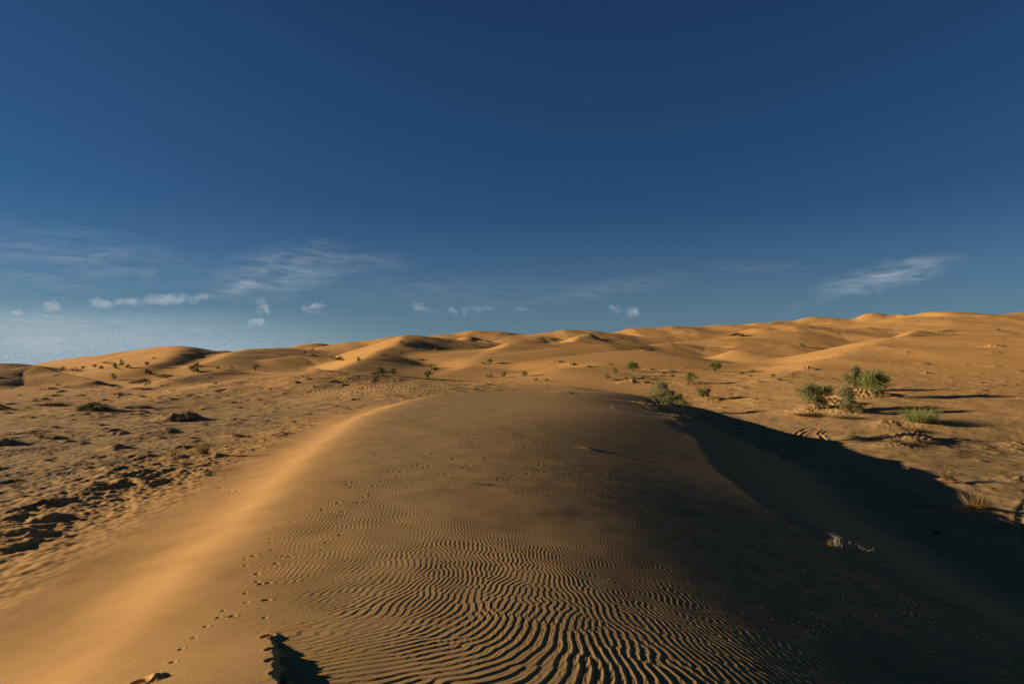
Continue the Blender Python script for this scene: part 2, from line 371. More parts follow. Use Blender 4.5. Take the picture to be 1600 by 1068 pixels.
# scarps and heaps seen left of the dune: (column, row, height, left, right, depth)
HEAPS = [(84,806,.34,1.5,.10,.42),(62,830,.26,1.5,.10,.45),(28,848,.20,1.4,.12,.5),(245,753,.33,1.0,.11,.45),(222,741,.22,.7,.16,.4),
 (192,678,.42,1.3,.14,.6),(176,672,.30,1.1,.2,.6),(188,700,.36,.8,.14,.5),(186,734,.28,.8,.14,.5),(168,745,.22,.6,.14,.4),(144,745,.2,.6,.12,.4),(95,784,.16,.6,.12,.35),
 (4,696,.42,2.2,.2,.7),(186,618,.62,1.3,.4,1.0),(222,609,.45,1.3,.4,.9),(221,620,.5,1.2,.35,.8),(283,656,.62,1.9,.9,.9),(320,712,.22,.9,.5,.5),(273,714,.16,.6,.3,.4),
 (290,645,.2,.6,.5,.5),(225,636,.3,1.0,.3,.7),(372,637,.25,.9,.3,.6),(320,664,.2,.6,.2,.5),(265,672,.22,.7,.2,.5),(298,683,.2,.6,.2,.4),(370,682,.24,.6,.25,.45),
 (262,729,.18,.6,.13,.35),(272,723,.18,.6,.13,.35),(265,676,.2,.6,.2,.4),(230,713,.2,.5,.16,.35),(240,725,.2,.6,.14,.4),(172,760,.2,.9,.13,.4),(20,825,.16,.7,.1,.3),(10,752,.16,.9,.12,.5),(85,668,.22,.9,.2,.5),(18,684,.2,.8,.2,.4),(52,680,.2,.7,.2,.4),
 (745,754,.07,.35,.22,.16),(923,701,.07,.25,.2,.2),(30,618,.35,1.4,.5,.9),(85,633,.35,1.6,.5,.9),
 # right of the dune
 (1268,643,.9,2.2,2.4,2.0),(1302,632,1.1,1.8,1.6,1.8),(1345,618,1.3,2.2,2.2,2.2),(1330,645,.7,1.8,1.6,1.6),(1437,662,.5,1.4,1.4,1.1),(1415,685,.75,1.7,1.5,1.4),(1380,663,.5,1.2,.8,.9),(1440,690,.35,1.2,.6,.8),(1400,697,.45,1.6,.8,1.0),
 (1520,796,.24,.9,.8,.7),(1478,750,.3,.9,.5,.6),(1584,749,.4,1.1,.6,.7),(1465,835,.1,.6,.3,.4),(1262,577,.9,1.8,.8,1.3),(1210,594,.5,1.6,.7,1.0),(1555,541,.8,1.8,1.0,1.2),(1592,696,.4,1.1,.7,.8),
 (1040,640,.5,2.2,2.0,1.6),(1085,660,.4,1.6,1.0,1.0),(1000,598,.5,1.5,1.2,1.2),(1070,600,.5,2.0,1.5,1.4),(985,598,.8,1.6,.6,1.0),(870,565,.6,2.0,.8,1.0),(893,569,.6,1.6,.5,.9),(917,573,.6,1.4,.5,.9),(1110,625,.5,1.8,1.2,1.2),(1015,577,.5,1.3,.5,.9),(1045,579,.5,1.3,.5,.9),(1155,584,.6,1.8,.6,1.2),(1180,597,.5,1.5,.6,1.0),(1167,588,.4,1.4,.6,1.0),(880,614,.25,1.2,.8,1.0),(1445,568,.45,.6,.4,.5),(1446,583,.45,.6,.4,.5),(1437,568,.3,.8,.5,.6)]
_p = hit([(a[0], a[1]) for a in HEAPS])
for k, (h, (x, y)) in enumerate(zip(HEAPS, _p)):
    s = 1.0 if h[0] > 850 else .62
    mound(x, y, h[2] * (.5 if h[0] > 850 else .6 if h[:2] == (283, 656) else .19 if h[1] > 720 else .32), h[3] * s, h[4] * s * (1 if h[0] > 850 else 1.8), h[5] * s, 300 + k * 7)
# many small lumps strewn over both flats
_rs = np.random.RandomState(11)
LUMPS = []
while len(LUMPS) < 950:
    left = _rs.rand() < .68
    if left:
        y = 11 + 95 * _rs.rand() ** 1.25; u = -150 + 720 * _rs.rand()
    else:
        y = 20 + 110 * _rs.rand() ** 1.3; u = 850 + 850 * _rs.rand()
    x = (u - CU) / FPX * y; dx = x - float(crest_x(min(y, 75)))
    if left and dx > -2.6 and y < 75: continue
    if not left and dx < 15 and y < 80: continue
    if float(fbm(np.array([x * .09], F), np.array([y * .07], F), 161, 3)[0]) < -.28 + .3 * _rs.rand(): continue
    LUMPS.append((x, y))
for k, (x, y) in enumerate(LUMPS):
    left_of = x < 0 and y < 60
    s = .09 + .28 * _rs.rand() ** 2.5; s *= (.40 if left_of else .8) + y / 80
    mound(x, y, s * (.08 + .2 * _rs.rand()), s * 3.0, s * (.4 + .4 * _rs.rand()), s * (.9 + .9 * _rs.rand()), 900 + (k % 60) * 3, .3)

# animal tracks over the dune
PRINTS = [(279,1031),(291,1008),(311,988),(329,970),(348,957),(355,946),(370,955),(420,958),(427,988),(431,1019),(389,920),(422,931),(391,934),(407,903),(412,907),(425,905),(407,891),(436,876),(389,879),(388,870),(401,865),(429,855),(446,864),(458,865),(467,862),(427,843),(426,836),(427,828),(432,820),(458,811),(506,793),(532,784),(522,824),(534,832),(513,843),(506,855),(355,748),(348,760),(355,769),(375,765),(363,766),
 (581,771),(570,774),(562,783),(531,784),(507,795),(538,798),(531,814),(588,745),(588,727),(590,709),(638,759),(648,727),(655,726),(662,729),(672,727),(683,724),(690,721),(710,715),(695,708),(732,726),(726,728),(672,746),(645,752),(755,736),(837,721),(844,725),(817,720),(811,719),(801,710),(842,734),(836,735),(824,738),(807,741),(801,745),(786,746),(780,747),(886,645),(891,663),(884,663),(867,671),(861,668),(906,677),(902,670),(850,690),(841,688),(820,696),(812,697),(804,701),(740,690),(725,697),(712,700),(735,680),(748,672),(560,750),(553,752),(545,755),(600,715),(610,735),(622,744),(597,750),(585,757),(700,740),(705,752),(718,748),(760,715),(770,706),(640,738),(628,735),(665,715),(676,708)]
for k, (x, y) in enumerate(hit(PRINTS)):
    s = _rs.uniform(.013, .021) * (1 + max(0, y - 7) * .05)
    dent(x, y, s * (1.25 if y > 9 else 1), s * (.62 if y > 9 else .45), .3, _rs.uniform(-.4, 1.2), _rs.uniform(1.1, 1.7))
    if y > 9 and _rs.rand() < .6:
        dent(x + _rs.uniform(-.15, .15), y + _rs.uniform(-.25, .25), s * .8, s * .5, .4, _rs.uniform(-.5, 1), 1.3)
(hx, hy), = hit([(231, 1062)])
dent(hx, hy, .036, .045, .2, .5, 1.2); mound(hx + .07, hy + .04, .022, .04, .04, .04, 77)
for k, (x, y) in enumerate(hit([(425, 990), (432, 1018), (433, 1040), (441, 1062)])):
    dent(x, y, .03, .03, .3, .6, 1.3); mound(x + .05, y, .009, .05, .03, .03, 60 + k)

# tyre tracks on the flat right of the dune
TRACKS = [[(1240,688),(1240,682),(1245,674),(1258,668),(1278,663)],[(1247,690),(1250,680),(1260,673),(1276,668)],
 [(1306,697),(1292,690),(1282,683),(1277,677),(1284,672),(1296,670),(1325,671)],[(1300,694),(1287,687),(1281,680),(1288,674),(1305,672),(1340,670)],
 [(1348,741),(1362,752),(1385,764),(1428,782),(1478,800),(1530,816),(1580,832),(1600,842)],[(1387,751),(1415,766),(1453,782),(1503,799),(1550,813),(1600,830)],
 [(1600,778),(1591,792),(1585,808),(1586,826),(1594,846),(1604,862)],[(1604,795),(1594,806),(1591,820),(1597,838)]]
for tr in TRACKS:
    dp = .55 if tr[0][0] >= 1600 else 1.0
    P = hit(tr)
    for a, b in zip(P[:-1], P[1:]):
        n = max(1, int(np.hypot(*(b - a)) / .12))
        for i in range(n):
            c = a + (b - a) * (i + .5) / n + _rs.uniform(-.02, .02, 2)
            w = window(c[0], c[1], .55)
            d = np.hypot(X[w] - c[0], Y[w] - c[1])
            prof = -.032 * np.exp(-(d / .11) ** 4) + .006 * np.exp(-((d - .24) / .08) ** 2)
            Z[w] += (dp * prof).astype(F)

# ------------------------------------------------------------------ helpers for building objects
C = bpy.context.scene.collection
def mesh_obj(name, verts, faces, mat, parent=None, smooth_shade=False):
    me = bpy.data.meshes.new(name)
    verts = np.asarray(verts, np.float32).reshape(-1, 3); faces = np.asarray(faces, np.int32)
    k = faces.shape[1]
    me.vertices.add(len(verts)); me.vertices.foreach_set('co', verts.ravel())
    me.loops.add(faces.size); me.loops.foreach_set('vertex_index', faces.ravel())
    me.polygons.add(len(faces)); me.polygons.foreach_set('loop_start', np.arange(0, faces.size, k, dtype=np.int32))
    if smooth_shade: me.polygons.foreach_set('use_smooth', np.ones(len(faces), bool))
    me.update(calc_edges=True)
    me.materials.append(mat)
    o = bpy.data.objects.new(name, me); C.objects.link(o)
    if parent: o.parent = parent
    return o

class Nodes:
    """Terse node wiring."""
    def __init__(s, tree): s.t = tree; tree.nodes.clear()
    def n(s, kind, **kw):
        o = s.t.nodes.new(kind)
        for k, v in kw.items():
            if k.startswith('i_'):
                key = k[2:]; key = int(key) if key.isdigit() else key.replace('_', ' ')
                s.put(o.inputs[key], v)
            else: setattr(o, k, v)
        return o
    def put(s, sock, v):
        if isinstance(v, bpy.types.NodeSocket): s.t.links.new(v, sock)
        elif isinstance(v, bpy.types.Node): s.t.links.new(v.outputs[0], sock)
        else: sock.default_value = v
    def m(s, op, a, b=None, c=None, clamp=False):
        o = s.t.nodes.new('ShaderNodeMath'); o.operation = op; o.use_clamp = clamp
        s.put(o.inputs[0], a)
        if b is not None: s.put(o.inputs[1], b)
        if c is not None: s.put(o.inputs[2], c)
        return o.outputs[0]
    def ss(s, x, a, b):
        o = s.t.nodes.new('ShaderNodeMapRange'); o.interpolation_type = 'SMOOTHSTEP'
        s.put(o.inputs[0], x); s.put(o.inputs[1], a); s.put(o.inputs[2], b)
        return o.outputs[0]
    def mix(s, f, a, b, mode='MIX'):
        o = s.t.nodes.new('ShaderNodeMix'); o.data_type = 'RGBA'; o.blend_type = mode
        s.put(o.inputs[0], f); s.put(o.inputs[6], a); s.put(o.inputs[7], b)
        return o.outputs[2]

def sand_material():
    m = bpy.data.materials.new('sand'); m.use_nodes = True; N = Nodes(m.node_tree)
    g = N.n('ShaderNodeNewGeometry').outputs['Position']
    n1 = N.n('ShaderNodeTexNoise', i_Vector=g, i_Scale=.035, i_Detail=5.0, i_Roughness=.55)
    n2 = N.n('ShaderNodeTexNoise', i_Vector=g, i_Scale=1.4, i_Detail=6.0, i_Roughness=.65)
    n3 = N.n('ShaderNodeTexNoise', i_Vector=g, i_Scale=160.0, i_Detail=3.0, i_Roughness=.7)
    at = N.n('ShaderNodeAttribute', attribute_name='coarse').outputs['Fac']
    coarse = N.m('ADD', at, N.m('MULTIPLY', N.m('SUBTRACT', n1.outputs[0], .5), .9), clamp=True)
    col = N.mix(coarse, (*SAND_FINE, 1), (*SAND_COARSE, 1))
    f = N.m('MULTIPLY', N.m('ADD', .72, N.m('MULTIPLY', n2.outputs[0], .56)), N.m('ADD', .66, N.m('MULTIPLY', n3.outputs[0], .68)))
    col = N.mix(1.0, col, N.n('ShaderNodeCombineColor', i_0=f, i_1=f, i_2=f), 'MULTIPLY')
    nb = N.n('ShaderNodeTexNoise', i_Vector=g, i_Scale=55.0, i_Detail=4.0, i_Roughness=.7)
    b = N.n('ShaderNodeBump', i_Strength=.35, i_Distance=.006, i_Height=nb.outputs[0])
    p = N.n('ShaderNodeBsdfPrincipled', i_Base_Color=col, i_Roughness=.95, i_Normal=b.outputs[0])
    p.inputs['Specular IOR Level'].default_value = .12
    N.n('ShaderNodeOutputMaterial', i_Surface=p.outputs[0])
    return m
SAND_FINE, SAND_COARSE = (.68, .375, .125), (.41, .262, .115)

def build_ground():
    idx = np.arange(NR * NT, dtype=np.int32).reshape(NR, NT)
    nxt = np.roll(idx, -1, axis=1)
    f = np.stack([idx[:-1], idx[1:], nxt[1:], nxt[:-1]], -1).reshape(-1, 4)
    co = np.stack([X, Y, Z], -1).reshape(-1, 3)
    c = np.concatenate([co, [[0, 0, Z[0].mean()]]]).astype(np.float32)
    o = mesh_obj('ground', c, f, sand_material(), None, True)
    # the hole under the camera
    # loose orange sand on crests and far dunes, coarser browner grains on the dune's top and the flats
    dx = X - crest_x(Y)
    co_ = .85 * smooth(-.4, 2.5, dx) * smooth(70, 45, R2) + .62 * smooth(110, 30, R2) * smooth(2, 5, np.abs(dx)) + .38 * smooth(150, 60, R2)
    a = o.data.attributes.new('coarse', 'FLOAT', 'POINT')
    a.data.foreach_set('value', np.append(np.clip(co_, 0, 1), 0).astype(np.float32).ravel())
    o['kind'] = 'structure'; o['label'] = 'rippled orange desert sand of dunes and flats'
    return o
build_ground()

# ------------------------------------------------------------------ desert plants
def plain_mat(name, dark, light, rough=.8, transl=0.0):
    m = bpy.data.materials.new(name); m.use_nodes = True; N = Nodes(m.node_tree)
    rnd = N.n('ShaderNodeNewGeometry').outputs['Random Per Island']
    oi = N.n('ShaderNodeObjectInfo').outputs['Random']
    f = N.m('ADD', N.m('MULTIPLY', rnd, .75), N.m('MULTIPLY', oi, .25))
    col = N.mix(f, (*dark, 1), (*light, 1))
    p = N.n('ShaderNodeBsdfPrincipled', i_Base_Color=col, i_Roughness=rough)
    p.inputs['Specular IOR Level'].default_value = .2
    sh = p.outputs[0]
    if transl:
        t = N.n('ShaderNodeBsdfTranslucent', i_Color=col)
        mx = N.n('ShaderNodeMixShader', i_0=transl); N.put(mx.inputs[1], p); N.put(mx.inputs[2], t); sh = mx.outputs[0]
    N.n('ShaderNodeOutputMaterial', i_Surface=sh)
    return m
M_OLIVE = plain_mat('olive_needles', (.17, .17, .075), (.42, .40, .19), .8, .25)
M_GREEN = plain_mat('fresh_green_needles', (.14, .17, .05), (.40, .42, .15), .8, .25)
M_DARKG = plain_mat('dark_green_needles', (.04, .065, .02), (.12, .16, .045), .8, .2)
M_STRAW = plain_mat('dry_straw', (.16, .10, .035), (.42, .29, .12), .8, .2)
M_BARK = plain_mat('grey_bark', (.10, .075, .05), (.20, .155, .10), .9)
M_DEAD = plain_mat('dark_dead_wood', (.035, .024, .015), (.10, .068, .04), .9)
M_PALE = plain_mat('bleached_twigs', (.30, .25, .18), (.50, .43, .33), .8)

class Strands:
    """Collects thin tapering blades and branching tubes; each is a chain of cross-sections."""
    def __init__(s): s.v = []; s.f = []
    def blade(s, p, d, length, width, rs, seg=2, droop=.25, up=0.0):
        p = np.array(p, float); d = np.array(d, float); d /= np.linalg.norm(d) + 1e-9
        side = np.cross(d, rs.randn(3)); side /= np.linalg.norm(side) + 1e-9
        base = len(s.v)
        for k in range(seg + 1):
            w = width * (1 - .85 * k / seg)
            s.v += [p - side * w / 2, p + side * w / 2]
            d = d + np.array([0, 0, up - droop]) / seg + rs.randn(3) * .10; d /= np.linalg.norm(d)
            p = p + d * length / seg
        for k in range(seg):
            a = base + 2 * k
            s.f.append((a, a + 1, a + 3, a + 2))
    def tube(s, pts, r0, r1, sides=5):
        pts = np.array(pts, float); n = len(pts); base = len(s.v)
        for k in range(n):
            t = pts[min(k + 1, n - 1)] - pts[max(k - 1, 0)]; t /= np.linalg.norm(t) + 1e-9
            a = np.cross(t, [.31, .52, .79]); a /= np.linalg.norm(a); b = np.cross(t, a)
            r = r0 + (r1 - r0) * k / (n - 1)
            for j in range(sides):
                q = 2 * math.pi * j / sides
                s.v.append(pts[k] + r * (math.cos(q) * a + math.sin(q) * b))
        for k in range(n - 1):
            for j in range(sides):
                j2 = (j + 1) % sides
                s.f.append((base + k * sides + j, base + k * sides + j2, base + (k + 1) * sides + j2, base + (k + 1) * sides + j))
    def build(s, name, mat, parent=None): return mesh_obj(name, s.v, s.f, mat, parent)

def limb(rs, start, end, n=5, wob=.05):
    start = np.array(start, float); end = np.array(end, float)
    return [start + (end - start) * (t := k / (n - 1)) + np.array([0, 0, .10 * math.sin(math.pi * t)]) + rs.randn(3) * wob * math.sin(math.pi * t) for k in range(n)]

def crown_bits(rs, shape, n_clump, per, ln, wd):
    """Clumps of thin shoots.  Unit shrub: about 1 wide and 1 high, base at 0."""
    cl = []; S = Strands()
    while len(cl) < n_clump:
        if shape == 'ball':
            v = rs.randn(3); v /= np.linalg.norm(v); q = v * np.array([.36, .36, .36]) * rs.uniform(.35, 1.05) + [0, 0, .55]
        elif shape == 'vase':
            h = rs.uniform(.22, .95); a = rs.uniform(0, 2 * math.pi); rr = (.10 + .36 * h ** .8) * math.sqrt(rs.uniform(.15, 1)); q = np.array([rr * math.cos(a), rr * math.sin(a), h * (1 - .35 * (rr / .5) ** 2)])
        elif shape == 'lean':
            h = rs.uniform(.12, .95); a = rs.uniform(0, 2 * math.pi); rr = .24 * math.sqrt(rs.rand()) * (1.2 - .5 * h); q = np.array([rr * math.cos(a) - .30 * (h - .35) , rr * math.sin(a), h])
        elif shape == 'open':
            h = rs.uniform(.2, .97); a = rs.uniform(0, 2 * math.pi); rr = rs.uniform(.05, .5) * math.sin(math.pi * min(1, h * .75 + .22)); q = np.array([rr * math.cos(a), rr * math.sin(a), h])
        else:
            a = rs.uniform(0, 2 * math.pi); rr = .46 * math.sqrt(rs.rand()); q = np.array([rr * math.cos(a), rr * math.sin(a), rs.uniform(.08, .78) * (1 - (rr / .56) ** 2) + .05])
        cl.append(q)
    for q in cl:
        q = np.array(q); out = q - np.array([0, 0, .25]); out /= np.linalg.norm(out) + 1e-6
        n = int(per * rs.uniform(.55, 1.4)); sp = rs.uniform(.035, .085)
        for _ in range(n):
            d = out * .8 + np.array([0, 0, .55]) + rs.randn(3) * .55
            S.blade(q + rs.randn(3) * sp, d, ln * rs.uniform(.6, 1.35), wd * rs.uniform(.6, 1.3), rs, 2, .35)
    return S, cl

def shrub_proto(name, seed, shape, leaf, n_clump=26, per=52, ln=.13, wd=.016, stems=4, parts=True):
    rs = np.random.RandomState(seed)
    S, cl = crown_bits(rs, shape, n_clump, per, ln, wd)
    root = bpy.data.objects.new(name, None); C.objects.link(root)
    S.build('foliage', leaf, root)
    order = sorted(cl, key=lambda q: math.atan2(q[1], q[0]))
    for k in range(stems):
        T = Strands(); b = np.array([.05 * math.cos(k * 2.1), .05 * math.sin(k * 2.1), -.10])
        grp = order[k::stems]
        top = np.mean(grp, 0) * np.array([.75, .75, .8])
        trunk = limb(rs, b, top, 5, .03); T.tube(trunk, .022, .010)
        for q in grp:
            T.tube(limb(rs, trunk[rs.randint(1, 4)], q, 4, .02), .009, .003, 4)
        T.build('stem', M_BARK, root)
    return root

def tuft_proto(name, seed, leaf, n=260, spread=.22, lean=.45, ln=.8, wd=.014, seg=4, droop=.35, parts=None):
    rs = np.random.RandomState(seed); S = Strands()
    for _ in range(n):
        a = rs.uniform(0, 2 * math.pi); r = spread * math.sqrt(rs.rand())
        d = np.array([math.cos(a) * r / spread * lean + rs.randn() * .12, math.sin(a) * r / spread * lean + rs.randn() * .12, 1])
        S.blade([r * math.cos(a), r * math.sin(a), -.04], d, ln * rs.uniform(.45, 1.2), wd * rs.uniform(.6, 1.3), rs, seg, droop * rs.uniform(.2, 1.6))
    return S.build(name, leaf)

def twig_proto(name, seed, mat, n=7, r=.018, spread=.5, h=1.0):
    rs = np.random.RandomState(seed); S = Strands()
    for k in range(n):
        a = rs.uniform(0, 2 * math.pi); rr = spread * math.sqrt(rs.rand()); b = np.array([rr * math.cos(a), rr * math.sin(a), -.06])
        e = b + np.array([rs.randn() * .18, rs.randn() * .18, h * rs.uniform(.3, 1.05)])
        L1 = limb(rs, b, e, 5, .05); S.tube(L1, r, r * .45, 5)
        for _ in range(rs.randint(1, 4)):
            s0 = L1[rs.randint(1, 4)]; S.tube(limb(rs, s0, s0 + np.array([rs.randn() * .2, rs.randn() * .2, rs.uniform(.08, .4) * h]), 4, .03), r * .55, r * .25, 4)
    return S.build(name, mat)

def bush_with_twigs(name, seed, mat, n=300):
    """Dead, half buried brush: a dense tangle of fine dark twigs."""
    rs = np.random.RandomState(seed); S = Strands()
    for _ in range(n):
        a = rs.uniform(0, 2 * math.pi); r = .42 * math.sqrt(rs.rand()); b = np.array([r * math.cos(a), r * math.sin(a), -.05])
        S.blade(b, [math.cos(a) * r * 2 + rs.randn() * .5, math.sin(a) * r * 2 + rs.randn() * .5, 1.0], rs.uniform(.3, .95) * (1.15 - r * 1.2), .022, rs, 3, .25)
    return S.build(name, mat)

PROTO = {}
for k, sh in enumerate(('ball', 'vase', 'lean', 'open')):
    PROTO['hero_' + sh] = shrub_proto('desert_shrub', 20 + k, sh, M_GREEN if sh in ('ball',) else M_OLIVE, 44, 84, .13, .016, 4)
PROTO['hero_mid'] = shrub_proto('desert_shrub', 40, 'open', M_GREEN, 30, 84, .13, .017, 3)
for k, (sh, lf) in enumerate((('ball', M_OLIVE), ('mound', M_OLIVE), ('vase', M_GREEN), ('open', M_OLIVE), ('mound', M_DARKG), ('ball', M_GREEN))):
    PROTO['far%d' % k] = shrub_proto('desert_shrub', 60 + k, sh, lf, 18, 44, .16, .032, 2)
PROTO['mat'] = shrub_proto('desert_shrub', 80, 'mound', M_DARKG, 60, 46, .14, .016, 3)
PROTO['green_tuft'] = tuft_proto('grass_clump', 90, M_GREEN, 900, .42, .5, .8, .013, 3, .25)
for k in range(3): PROTO['straw%d' % k] = tuft_proto('dry_grass_tuft', 100 + k, M_STRAW, 190, .13, .42, .85, .016, 4, .3)
for k in range(2): PROTO['pale%d' % k] = twig_proto('bleached_twigs', 110 + k, M_PALE, 8, .020, .5)
for k in range(2): PROTO['brush%d' % k] = bush_with_twigs('dead_brush', 120 + k, M_DEAD, 420)
USED = set()

def put(kind, u, v, wpx, hpx, label, cat='shrub', group=None, rot=None, sink=.03, depth=None):
    (x, y), = hit([(u, v)]) if depth is None else [ground_xy(u, depth)]
    src = PROTO[kind]
    if kind not in USED: o = src; USED.add(kind)
    else:
        o = src.copy(); C.objects.link(o)
        for ch in src.children:
            c = ch.copy(); C.objects.link(c); c.parent = o
    px = y / FPX
    if kind.startswith('hero') or kind.startswith('far'): wpx *= 1.12; hpx *= 1.12
    o.location = (x, y, z_at(x, y) - sink * hpx * px)
    o.scale = (wpx * px, wpx * px, hpx * px)
    o.rotation_euler = (0, 0, rot if rot is not None else (u * 7.13 + v * 3.1) % 6.28)
    o['label'] = label; o['category'] = cat
    if group: o['group'] = group
    return o

G1 = 'olive shrubs dotted over the sand'
# the cluster on the slope at the right
put('hero_ball', 1366, 622, 42, 40, 'largest round green shrub, on the right of the cluster on the right slope', group=G1)
put('hero_open', 1336, 611, 32, 33, 'green shrub with one tall spike, touching the largest round shrub', group=G1)
put('hero_vase', 1274, 645, 50, 40, 'grey green fan shaped shrub at the left end of the right slope cluster', group=G1)
put('hero_lean', 1327, 648, 40, 35, 'leaning grey green shrub in front of the spiked shrub, middle of the cluster', group=G1, rot=0.3)
put('green_tuft', 1437, 662, 44, 27, 'bright green dome shaped grass clump alone on the right flat', 'grass clump')
put('hero_open', 1035, 638, 40, 31, 'sparse open shrub with pale branches at the edge of the big dune shadow', group=G1, rot=2.0)
put('hero_mid', 1059, 637, 25, 19, 'low dark green shrub pressed against the right side of the sparse open shrub', group=G1)
put('hero_vase', 1098, 623, 21, 16, 'compact green shrub just behind and right of the sparse open shrub', group=G1, rot=1.0)
put('hero_mid', 1077, 599, 24, 14, 'wide green shrub with a long thin shadow, beyond the compact one', group=G1, rot=1.2)
put('hero_ball', 1117, 580, 20, 15, 'bright green ball shaped shrub high on the middle right slope', group=G1, rot=2.2)
put('hero_ball', 988, 580, 20, 15, 'round green shrub above a row of low tufts right of the dune top', group=G1, rot=4.2)
